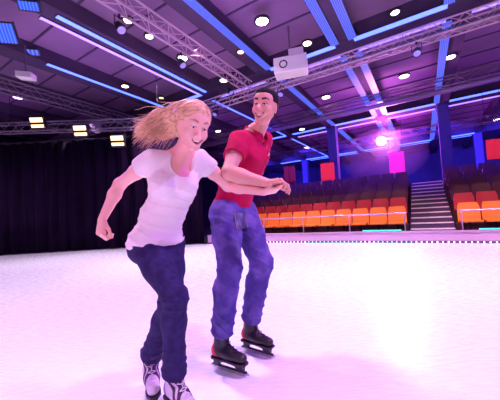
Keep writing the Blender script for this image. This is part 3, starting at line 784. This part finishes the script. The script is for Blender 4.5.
# round downlights
def downlight(u, v, z, m_, lab, r=.13):
    root = empty('downlight', W(u, v, z), lab, 'ceiling light', 'round lights in the ceiling')
    MB().lathe(W(u, v, z-.02), Z, [(.0, r+.05), (.05, r+.05), (.05, r+.01), (.09, r-.02), (.09, .01)], 28).build('housing', fix_m, root, smooth=True)
    MB().lathe(W(u, v, z-.035), Z, [(0, r*.6), (.012, r), (.03, r), (.03, .01)], 28).build('lens', m_, root, smooth=True)
    return root
for u, v, mm, lab, r in [
    (4.3, 5.93, glow_w, 'warm round lamp at the top left, nearest of the row along the pink truss', .10),
    (5.02, 6.03, glow_v, 'violet-white round lamp beside the pink truss, between two warm ones', .10),
    (6.33, 6.1, glow_w, 'large warm round lamp above the long blonde hair', .15),
    (8.3, 5.96, glow_w, 'warm round lamp between the two heads at the corner of the blue neon', .14),
    (6.35, 3.23, glow_w, 'large warm round lamp left of the white hanging box', .16),
    (8.01, 2.61, glow_w, 'warm round lamp right of the white hanging box', .12),
    (6.37, 9.1, glow_w, 'warm lamp inside the large left coffer, the nearer one', .11),
    (7.89, 8.9, glow_warm, 'dim lamp inside the large left coffer, the farther one', .09),
    (12.44, .28, glow_w, 'warm lamp in the middle of the coffer right of centre, second row', .17),
    (8.14, .26, glow_w, 'warm lamp at the top in the coffer right of centre, nearest row', .10),
    (11.86, -1.16, glow_w, 'pale lamp on the beam at the right, beside the vertical blue strip', .15),
    (4.43, 12.97, glow_v, 'violet-white lamp at the far left above the curtain', .15),
    (13.14, 10.07, glow_w, 'small warm lamp between the blonde hair and the red shirt', .15),
    (16.35, 6.03, glow_w, 'distant small lamp right of the laughing face', .16),
    (12.43, 3.36, glow_w, 'warm lamp in the coffer just right of the short dark hair', .17),
    (21.5, 7.6, glow_v, 'distant violet-white lamp right of the laughing face, lowest', .26),
    (23.3, -4.3, glow_w, 'distant white lamp at the right edge of the picture', .22),
    (7.16, 4.45, glow_warm, 'dim amber lamp at the end of the blue strip above the two people', .10)]:
    inside = any(a < u < b for a, b in rows) and any(a < v < b for a, b in vs)
    downlight(u, v, H+.38 if (inside and False) else H-.0, mm, lab, r)

# trusses
truss_pink = mat('truss_painted', (.62, .42, .58), .5, metal=.2)
def truss(p, q, s, lab, grp=None, mm=None):
    p, q = np.array(p, float), np.array(q, float); d = nrm(q-p); L = np.linalg.norm(q-p); lat = nrm(np.cross(d, Z)); w = s/2
    root = empty('lighting_truss', (p+q)/2, lab, 'truss', grp); mm = mm or truss_m
    cs = [lat*w+Z*w, -lat*w+Z*w, lat*w-Z*w, -lat*w-Z*w]
    for c in cs: MB().tube([p+c, q+c], .025, 8).build('chord', mm, root, smooth=True)
    n_ = int(L/s); m = MB()
    for i in range(n_):
        a = p+d*L*i/n_; b = p+d*L*(i+1)/n_
        for x, y in ((0, 1), (2, 3), (0, 2), (1, 3)):
            m.tube([a+cs[x], b+cs[y]] if i % 2 else [a+cs[y], b+cs[x]], .011, 5)
    m.build('bracing', mm, root)
    for t in (.12, .5, .88):
        c = p+d*L*t; MB().tube([c+Z*w, V(c[0], c[1], H+.0)], .008, 5).build('hanger', fix_m, root)
    return root
truss(W(8.95, -8.5, 5.55), W(8.95, 8.8, 5.55), .34, 'long pinkish truss crossing behind the white hanging box above the front of the stands', mm=truss_pink)
truss(W(2.0, 5.1, 5.6), W(8.6, 5.1, 5.6), .30, 'pinkish truss descending from the top edge toward the gap between the two heads', mm=truss_pink)
truss(W(12.9, -8.5, 5.5), W(12.9, 12, 5.5), .34, 'thinner looking truss crossing farther back over the stands')
truss(V(-15, 9.6, 4.62), V(-1.4, 9.6, 4.25), .30, 'truss hanging in front of the top of the black curtain')
truss(W(3.0, 10.8, 5.4), W(12, 10.8, 5.4), .34, 'truss above the curtain at the far left')
truss(W(19.5, -8.5, 5.3), W(19.5, 16, 5.3), .36, 'farthest truss, just above the glaring magenta spotlight')
# ducts
for (a, b, r, lab) in [(W(6.9, 12.0, 5.2), W(6.9, 22, 5.2), .28, 'grey round duct above the left end of the curtain'), (W(10.6, 12, 5.2), W(10.6, 22, 5.2), .28, 'grey round duct behind the nearer one above the curtain'),
                       (W(9.75, -8, 5.85), W(9.75, 5, 5.85), .10, 'thin round pipe running beside the long pinkish truss'), (W(14.7, -8, 5.8), W(14.7, 14, 5.8), .12, 'thin round pipe over the back of the stands')]:
    root = empty('air_duct', (a+b)/2, lab, 'duct'); d = nrm(b-a); L = np.linalg.norm(b-a)
    MB().tube([a, b], r, 20).build('pipe', duct_m, root, smooth=True)
    for t in np.arange(.5, L, 1.5): MB().lathe(a+d*t, d, [(-.03, r), (-.03, r+.02), (.03, r+.02), (.03, r)], 20).build('collar', duct_m, root)

# stage lamps under the trusses
def par(p, aim, m_, lab, r=.10, L=.26, nm='stage_light', top=None):
    p = np.array(p, float); d = nrm(np.array(aim, float)-p); root = empty(nm, p, lab, 'stage light', 'stage lights hung from the trusses')
    s = nrm(np.cross(d, Z)); 
    MB().lathe(p, d, [(-L*.5, .001), (-L*.5, r*.55), (-L*.3, r*.8), (0, r), (L*.5, r*1.04), (L*.5, r*.92), (L*.42, r*.9)], 20).build('can', fix_m, root, smooth=True)
    MB().lathe(p+d*L*.40, d, [(0, .001), (0, r*.88), (.012, r*.86), (.02, .001)], 20).build('lens', m_, root, smooth=True)
    MB().tube([p+s*(r+.02), p+s*(r+.02)+Z*(r+.1), p-s*(r+.02)+Z*(r+.1), p-s*(r+.02)], .012, 6).build('yoke', fix_m, root)
    top = top or p[2]+r+.23; z0 = p[2]+r+.09
    MB().box(V(p[0], p[1], (z0+top)/2), (.04, .04, top-z0)).build('clamp', fix_m, root)
    return root
dark_lens = mat('lens_dark', (.15, .1, .3), .1, emit=(.3, .2, 1), es=.6)
for v, lab in ((6.8, 'black stage light on the long pinkish truss above the blonde hair'), (3.9, 'black stage light on the long pinkish truss beside the white hanging box'), (-.15, 'black stage light on the long truss nearest the pair of vertical blue strips'), (-2.3, 'black stage light on the long truss near the right edge')):
    par(W(8.78, v, 5.10), W(5, v, 0), dark_lens, lab, top=5.37)
for u, lab in ((3.6, 'black stage light hanging from the descending truss, nearest the top edge'), (5.4, 'black stage light hanging from the descending truss, middle one'), (7.6, 'black stage light hanging from the descending truss, nearest the two heads')):
    par(W(u, 5.25, 5.15), W(u, 2, 0), dark_lens, lab, top=5.44)
# the glaring magenta spotlight
sp = P(381, 141, 17.5)
par(sp, V(0, 1, 1.2), glow_m, 'glaring magenta-white spotlight shining toward the skaters', .30, .5, 'spotlight', top=H)
# two-cell blinders over the curtain
for (px, py, lab) in ((38, 123, 'amber two-cell lamp over the curtain, leftmost'), (81, 131, 'amber two-cell lamp over the curtain, middle one'), (118, 141, 'amber two-cell lamp over the curtain, nearest the blonde hair')):
    c = P(px, py, 9.35); root = empty('blinder_light', c, lab, 'stage light', 'amber lamps over the curtain')
    f_ = nrm(V(.1, -1, -.35)); s_ = nrm(np.cross(f_, Z)); u_ = np.cross(s_, f_)
    MB().box(c, (.46, .12, .42), (s_, f_, u_)).build('housing', fix_m, root, bevel=.01)
    for k in (-1, 1): MB().box(c+f_*.065+u_*.10*k, (.40, .02, .15 if k > 0 else .10), (s_, f_, u_)).build('cell', glow_warm, root, bevel=.01)
    MB().tube([c+s_*.25-Z*.02, c+s_*.25+Z*.30, c-s_*.25+Z*.30, c-s_*.25-Z*.02], .012, 6).build('yoke', fix_m, root)
# white hanging projector box
c = P(291, 67, 8.0); root = empty('projector', c, 'large white box hanging from the ceiling above the head with short dark hair', 'projector')
MB().box(c, (.95, .50, .46), (nrm(A*.3-B), nrm(B*.3+A), Z)).build('housing', white_box, root, bevel=.03)
fx = nrm(B*.3+A)
MB().box(c+Z*.36+A*.1-B*.15, (.42, .34, .26), (nrm(A*.3-B), fx, Z)).build('bracket', white_box, root, bevel=.02)
MB().tube([c+Z*.2, V(c[0], c[1], H+.42)], .03, 10).build('pole', truss_m, root, smooth=True)
MB().lathe(c-fx*.25+B*.2, -fx, [(0, .12), (.06, .12), (.06, .09), (.03, .02)], 24).build('lens', fix_m, root, smooth=True)

led_p = led_mesh('led_panel', 2.2, (.03, .10, 1), 6)
def hung_panel(px, py, Y, w, h_, mm, nm, lab, cat, grp):
    c = P(px, py, Y); root = empty(nm, c, lab, cat, grp); f_ = nrm(V(.2, -.75, -.65)); s_ = nrm(np.cross(f_, Z)); u_ = np.cross(s_, f_)
    MB().box(c-f_*.03, (w+.06, .08, h_+.06), (s_, f_, u_)).build('housing', fix_m, root, bevel=.01)
    o = MB().box(c+f_*.02, (w, .02, h_), (s_, f_, u_)).build('face', mm, root); uvl = o.data.uv_layers.new(name='UVMap')
    for lp in o.data.loops:
        x = np.array(o.data.vertices[lp.vertex_index].co)+wloc(root)-c; uvl.data[lp.index].uv = (x@s_/w+.5, x@u_/h_+.5)
    for g in (-.4, .4):
        q = c+s_*w*g; MB().tube([q, V(q[0], q[1], H+.05)], .008, 5).build('cable', fix_m, root)
hung_panel(5, 33, 6.6, .42, .42, led_p, 'led_panel', 'bright blue light panel at the left edge of the picture', 'light panel', 'blue panels at the upper left')
hung_panel(29, 6, 6.0, .38, .16, led_p, 'led_panel', 'blue diode panel at the top edge, far left', 'light panel', 'blue panels at the upper left')
hung_panel(29, 52, 8.0, .52, .14, led_grid, 'led_panel', 'dim blue diode panel below the other two at the upper left', 'light panel', 'blue panels at the upper left')
c = P(26, 76, 7.6); root = empty('loudspeaker', c, 'small white speaker hanging above the curtain at the far left', 'speaker')
MB().box(c, (.42, .26, .17), (nrm(V(1, .1, -.12)), nrm(V(-.1, 1, 0)), Z)).build('cabinet', white_box, root, bevel=.02)
MB().tube([c, V(c[0], c[1], H+.05)], .015, 8).build('pole', truss_m, root)
# black curtain: hung in folds, several drapes side by side
NX = [(-14.2, -10.4), (-10.4, -7.3), (-7.3, -4.4), (-4.4, -1.75)]
labs = ['black velvet curtain panel at the far left edge', 'black velvet curtain panel left of the swinging bare arm', 'black velvet curtain panel behind the person in white', 'black velvet curtain panel ending at the stands']
for (x0, x1), lab in zip(NX, labs):
    pts = [(x, 10.22+.07*math.sin(x*14)+.03*math.sin(x*31+1)) for x in np.linspace(x0, x1, int((x1-x0)/.06))]
    root = empty('curtain', ((x0+x1)/2, 10.22, 0), lab, 'curtain', 'black curtain panels along the rink')
    m = MB(); zs_ = [.02, 1.4, 2.8, 4.05]
    m.quadgrid([[V(x, y*1+.03*math.sin(x*9+z), z) for x, y in pts] for z in zs_], closed=False, cap=False)
    o = m.build('cloth', drape_m, root, smooth=True); sm = o.modifiers.new('thick', 'SOLIDIFY'); sm.thickness = .012
    MB().tube([V(x0, 10.2, 4.08), V(x1, 10.2, 4.08)], .025, 8).build('rod', fix_m, root, smooth=True)
# barrier with its rope light
path = [W(UR+.06, -8.8), W(UR+.06, 2.0), W(8.16, 4.3), W(7.72, 6.6)]
bl = ['low lilac rink barrier in front of the stairs and orange seats', 'low lilac rink barrier left of the stairs, short middle stretch', 'low lilac rink barrier at the left end beside the curtain']
for i, (p, q) in enumerate(zip(path, path[1:])):
    d = nrm(q-p); L = np.linalg.norm(q-p); nn = nrm(np.cross(Z, d))
    root = empty('rink_barrier', (p+q)/2, bl[i], 'barrier', 'low boards along the far edge of the ice')
    MB().box((p+q)/2+Z*.15, (L, .10, .24), (d, nn, Z)).build('panel', barrier_m, root)
    MB().box((p+q)/2+Z*.03+nn*0, (L, .13, .05), (d, nn, Z)).build('kick_strip', kick_m, root)
    MB().box((p+q)/2+Z*.285, (L+.02, .15, .03), (d, nn, Z)).build('cap_rail', rail_m, root, bevel=.008)
root = empty('rope_light', W(UR-.04, 0, .03), 'rope of tiny white and cyan bulbs along the foot of the low barrier', 'rope light')
m = MB()
seg = [W(UR-.04, -5.2, .03), W(UR-.04, 2.0, .03), W(8.06, 4.3, .03), W(7.65, 6.3, .03)]
m.tube(seg, .006, 6); m.build('cord', fix_m, root)
pts = []
for p, q in zip(seg, seg[1:]):
    k = int(np.linalg.norm(q-p)/.11); pts += [p+(q-p)*i/k for i in range(k)]
pts = pts[:100]
bm0 = None
for i, p in enumerate(pts):
    mm = bulb_c if (i % 50) < 8 or 60 < i < 75 or i > 92 else bulb_w
    MB().lathe(p, Z, [(-.012, .004), (-.006, .014), (.006, .014), (.014, .004)], 8).build('bulb', mm, root, smooth=True)

led_c = mat('led_teal', (.1, .6, .6), .4, emit=(.02, .75, .75), es=1.3)
for va, vb, lab in ((.55, 1.5, 'teal light strip on the low barrier just left of the stairs'), (-1.7, -1.05, 'teal light strip on the low barrier at the right edge'), (5.2, 6.2, 'teal light strip on the low barrier beside the blue jeans')):
    uu = 8.33 if va < 2 else None
    p, q = (W(8.33, va, .31), W(8.33, vb, .31)) if va < 2 else (path[2]*.60+path[3]*.40+Z*.31, path[2]*.25+path[3]*.75+Z*.31)
    root = empty('light_strip', (p+q)/2, lab, 'light strip', 'teal strips on the low barrier'); d = nrm(q-p); nn = np.cross(Z, d); L = np.linalg.norm(q-p)
    MB().box((p+q)/2-Z*.004, (L, .05, .012), (d, nn, Z)).build('housing', fix_m, root); MB().box((p+q)/2+Z*.014, (L, .04, .024), (d, nn, Z)).build('diffuser', led_c, root)
# tiers, seats, stairs
U0, DU, RZ = 8.85, .76, .28
def tier_block(v0, v1, lab):
    root = empty('grandstand', W(U0, (v0+v1)/2, 0), lab, 'grandstand', None)
    for k in range(6):
        MB().box(W(U0+DU*(k+.5)+.0, (v0+v1)/2, (.1+RZ*k)/2-.03), (DU, v1-v0, .1+RZ*k+.06), AX).build('tier', riser_m, root)
    MB().box(W(U0+DU*6+.6, (v0+v1)/2, .9), (1.2, v1-v0, 1.9), AX).build('platform', riser_m, root)
    return root
tier_block(.42, 7.6, 'stepped grandstand left of the stairs'); tier_block(-8.8, -.72, 'stepped grandstand right of the stairs')
def make_seat():
    r = empty('stadium_seat', (0, 0, 0))
    m = MB(); rings = []
    for i in range(7):                 # shell of the back, slightly curved and reclined
        z = .34+.52*i/6; w = .225*(1-.12*(i/6)**3)
        rings.append([V(0, x*w, z)+A*0 for x in np.linspace(-1, 1, 7)])
    def loc(a, b, z): return A*a+B*b+Z*z
    rg = []
    for i in range(8):
        t = i/7; z = .33+.52*t; w = .248*(1-.2*t**5); a = .12+.10*t
        fr_ = [loc(a+.03*(1-x*x), x*w, z) for x in np.linspace(-1, 1, 7)]; bk = [loc(a+.03+.03*(1-x*x), x*w, z) for x in np.linspace(1, -1, 7)]
        rg.append(fr_+bk)
    MB().quadgrid(rg).build('backrest', orange_m, r, smooth=True)
    rg = []
    for i in range(6):
        t = i/5; a = -.26+.40*t; z = .40-.03*math.sin(t*math.pi)+.02*(1-t)**3*-1
        rg.append([loc(a, x*.22, z+.015*x*x) for x in np.linspace(-1, 1, 7)]+[loc(a, x*.22, z-.035) for x in np.linspace(1, -1, 7)])
    MB().quadgrid(rg).build('seat', orange_m, r, smooth=True)
    MB().box(loc(.12, 0, .19), (.06, .06, .38), AX).box(loc(.08, 0, .01), (.2, .2, .02), AX).build('pedestal', fix_m, r)
    return r
tmpl = {}
for key, m_ in (('o', orange_m), ('c', crimson_m), ('m', shade_maroon_m)):
    tmpl[key] = None
def recolor(root, m_):
    for ch in root.children:
        if ch.name.startswith('pedestal'): continue
        ch.data = ch.data.copy(); ch.data.materials[0] = m_
first = make_seat(); protos = {'o': first}
for key, m_ in (('c', crimson_m), ('m', shade_maroon_m)):
    c = first.copy(); col.objects.link(c)
    for ch in list(first.children):
        d = ch.copy(); col.objects.link(d); d.parent = c
    recolor(c, m_); protos[key] = c
used = set()
rowlab = ['front row', 'second row', 'third row', 'fourth row', 'fifth row', 'top row']
keys = ['o', 'c', 'm', 'm', 'm', 'm']; cname = {'o': 'orange', 'c': 'crimson', 'm': 'dark maroon'}
ordn = ['nearest', 'second', 'third', 'fourth', 'fifth', 'sixth', 'seventh', 'eighth', 'ninth', 'tenth', 'eleventh', 'twelfth', 'thirteenth']
for side, v0, sg, n_ in (('left', .70, 1, 13), ('right', -1.0, -1, 9)):
    for k in range(6):
        for j in range(n_):
            key = keys[k]; pr = protos[key]
            if key in used:
                c = pr.copy(); col.objects.link(c)
                for ch in list(pr.children):
                    d = ch.copy(); col.objects.link(d); d.parent = c
            else: c = pr; used.add(key)
            c.location = Vector(W(U0+DU*k+.42, v0+sg*.52*j, .1+RZ*k))
            c['label'] = '%s stadium seat in the %s %s of the stairs, %s the stairs' % (cname[key], rowlab[k], side, ordn[j]+(' to' if j == 0 else ' from'))
            c['category'] = 'seat'; c['group'] = 'stadium seats in the %s %s of the stairs' % (rowlab[k], side)
# staircase
root = empty('staircase', W(8.8, -.15, 0), 'straight staircase with white nosings between two blocks of seats', 'stairs')
for i in range(13):
    u = 8.75+.38*i; z = .14*(i+1)
    s_ = MB().box(W(u+.19, -.15, z/2-.03), (.38, 1.06, z+.06), AX).build('step', step_m, root)
    MB().box(W(u+.02, -.15, z+.002), (.075, 1.02, .035), AX).build('nosing', nosing_m, s_)
# rail in front of the seats
for v0, v1, lab in ((.42, 6.3, 'thin lilac rail in front of the orange seats left of the stairs'), (-8.6, -.72, 'thin lilac rail in front of the orange seats right of the stairs')):
    root = empty('handrail', W(8.62, (v0+v1)/2, 0), lab, 'railing')
    MB().tube([W(8.62, v0, .76), W(8.62, v1, .76)], .02, 10).build('rail', rail_m, root, smooth=True)
    for v in np.linspace(v0+.05, v1-.05, 5): MB().tube([W(8.62, v, -.05), W(8.62, v, .76)], .016, 8).build('post', rail_m, root, smooth=True)
# columns and banners
for (u, v, w, h_, lab) in ((17.4, -1.18, .50, 6.0, 'dark blue square column behind the stands right of the stairs'), (17.4, 4.48, .52, 6.0, 'dark blue square column behind the stands right of the joined hands'), (26.85, 9.8, .55, 6.0, 'distant dark column behind the joined hands'),
                     (26.85, -3.8, .5, 6.0, 'distant dark column at the right edge'), (26.85, 1.67, .5, 6.0, 'distant dark column below the glaring spotlight')):
    root = empty('column', W(u, v, 0), lab, 'column')
    MB().box(W(u, v, h_/2-.05), (w, w, h_+.08), AX).build('shaft', col_m, root, bevel=.03)
    MB().box(W(u, v, .1), (w+.12, w+.12, .32), AX).build('plinth', col_m, root, bevel=.02)
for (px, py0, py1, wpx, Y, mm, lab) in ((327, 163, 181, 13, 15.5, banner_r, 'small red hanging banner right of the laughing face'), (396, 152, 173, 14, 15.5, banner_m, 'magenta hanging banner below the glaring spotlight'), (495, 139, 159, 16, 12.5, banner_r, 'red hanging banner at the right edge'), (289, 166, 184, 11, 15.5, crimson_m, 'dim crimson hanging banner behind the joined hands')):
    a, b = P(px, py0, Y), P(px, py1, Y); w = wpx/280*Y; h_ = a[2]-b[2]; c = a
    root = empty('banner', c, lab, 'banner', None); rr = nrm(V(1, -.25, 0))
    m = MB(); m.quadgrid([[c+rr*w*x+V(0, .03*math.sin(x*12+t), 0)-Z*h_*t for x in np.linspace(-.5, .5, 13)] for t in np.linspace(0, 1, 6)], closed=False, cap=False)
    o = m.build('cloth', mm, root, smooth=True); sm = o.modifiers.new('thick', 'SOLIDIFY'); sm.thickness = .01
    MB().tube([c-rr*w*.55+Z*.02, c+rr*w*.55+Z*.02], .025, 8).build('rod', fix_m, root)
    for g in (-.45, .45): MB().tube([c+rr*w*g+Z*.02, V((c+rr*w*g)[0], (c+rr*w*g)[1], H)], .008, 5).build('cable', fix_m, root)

# ================================================================= light
def spot(p, aim, power, color, size=math.radians(120), blend=.6, r=.15):
    l = bpy.data.lights.new('lamp', 'SPOT'); l.energy = power; l.color = color; l.spot_size = size; l.spot_blend = blend; l.shadow_soft_size = r
    o = bpy.data.objects.new('lamp', l); col.objects.link(o); o.location = Vector(p)
    o.rotation_euler = (Vector(aim)-Vector(p)).to_track_quat('-Z', 'Y').to_euler(); return o
PK = (1, .70, 1)
for u in (-2.5, 2.0, 6.4):
    for v in (-5.5, -1.2, 3.2, 7.4, 11.5):
        spot(W(u, v, 5.75), W(u, v, 0), (560 if u < 6 else 820), PK, math.radians(88), .8, .25)
# frontal key light added behind the camera, and purple side lights
spot(V(-3.5, -4.5, 4.6), V(-.3, 1.8, 1.1), 560, (1, .38, .85), math.radians(50), .6, .3)
spot(V(3.0, 1.0, 4.8), V(-.2, 1.8, 1.1), 420, (.42, .04, 1), math.radians(45), .5, .25)
spot(V(-5.0, 4.2, 4.6), V(-.6, 1.6, 1.1), 420, (.42, .06, 1), math.radians(45), .5, .2)
spot(sp+V(0, -.7, -.1), V(0, 1.5, 1), 3000, (1, .25, 1), math.radians(70), .5, .25)
# haze ball added round the far spotlight to make its glow
hz = bpy.data.materials.new('haze'); hz.use_nodes = True; nt = hz.node_tree; nt.nodes.clear()
vo = nt.nodes.new('ShaderNodeVolumeScatter'); vo.inputs['Density'].default_value = .035; vo.inputs['Color'].default_value = (.95, .8, 1, 1); ou = nt.nodes.new('ShaderNodeOutputMaterial'); nt.links.new(vo.outputs[0], ou.inputs['Volume'])
bm = bmesh.new(); bmesh.ops.create_icosphere(bm, subdivisions=4, radius=1.0); me = bpy.data.meshes.new('haze'); bm.to_mesh(me); bm.free(); me.materials.append(hz)
ho = bpy.data.objects.new('haze', me); col.objects.link(ho); ho.location = Vector(V(sp[0], sp[1], 4.1)); ho.scale = (2.5, 2.6, 1.7)
tag(ho, 'violet haze glowing round the far magenta spotlight', 'haze', None, 'stuff')
spot(W(7.5, 5.12, 5.05), P(291, 67, 8.0), 260, (1, .85, 1), math.radians(22), .3, .06)  # extra lamp added to brighten the white hanging box
pl = bpy.data.lights.new('lamp', 'POINT'); pl.energy = 520; pl.color = (.8, .12, 1); pl.shadow_soft_size = .3; po = bpy.data.objects.new('lamp', pl); col.objects.link(po); po.location = Vector(sp+V(0, -.75, -.1))  # point light added at the spotlight to light up the haze
# stands: warm wash on the front rows, blue wash on the wall behind
for v in (-6, -2.5, 1.5, 5.0): spot(W(5.6, v, 5.6), W(9.4, v, .4), 420, (1, .62, .42), math.radians(48), .5, .2)
for v in (-6, -1, 4, 9, 14): spot(W(22, v, 5.0), W(33, v, 3.0), 1600, (.08, .05, 1), math.radians(110), .6, .3)
for v in (-4, 2, 7): spot(W(10.8, v, 5.2), W(16, v, 1.4), 500, (.12, .05, 1), math.radians(110), .6, .3)
# uplights washing the ceiling violet
for u, v, e in ((4.8, 8.2, 90), (5.5, 3, 110), (5, -1, 90), (13, 3, 260), (13, -1.5, 200), (13, 9, 200), (21, 4, 300), (21, -3, 250), (21, 12, 250), (3, 14, 120)):
    l = spot(W(u, v, 3.0 if u > 9 else 4.3), W(u, v, 6), e*.42, (.55, .14, 1), math.radians(150), .7, .3)
w = bpy.data.worlds.new('world'); sc.world = w; w.use_nodes = True
w.node_tree.nodes['Background'].inputs['Color'].default_value = (.25, .08, .5, 1); w.node_tree.nodes['Background'].inputs['Strength'].default_value = .05
sc.view_settings.view_transform = 'Standard'; sc.view_settings.look = 'None'; sc.view_settings.exposure = 0.7; sc.view_settings.gamma = 1
sc.view_settings.use_curve_mapping = False
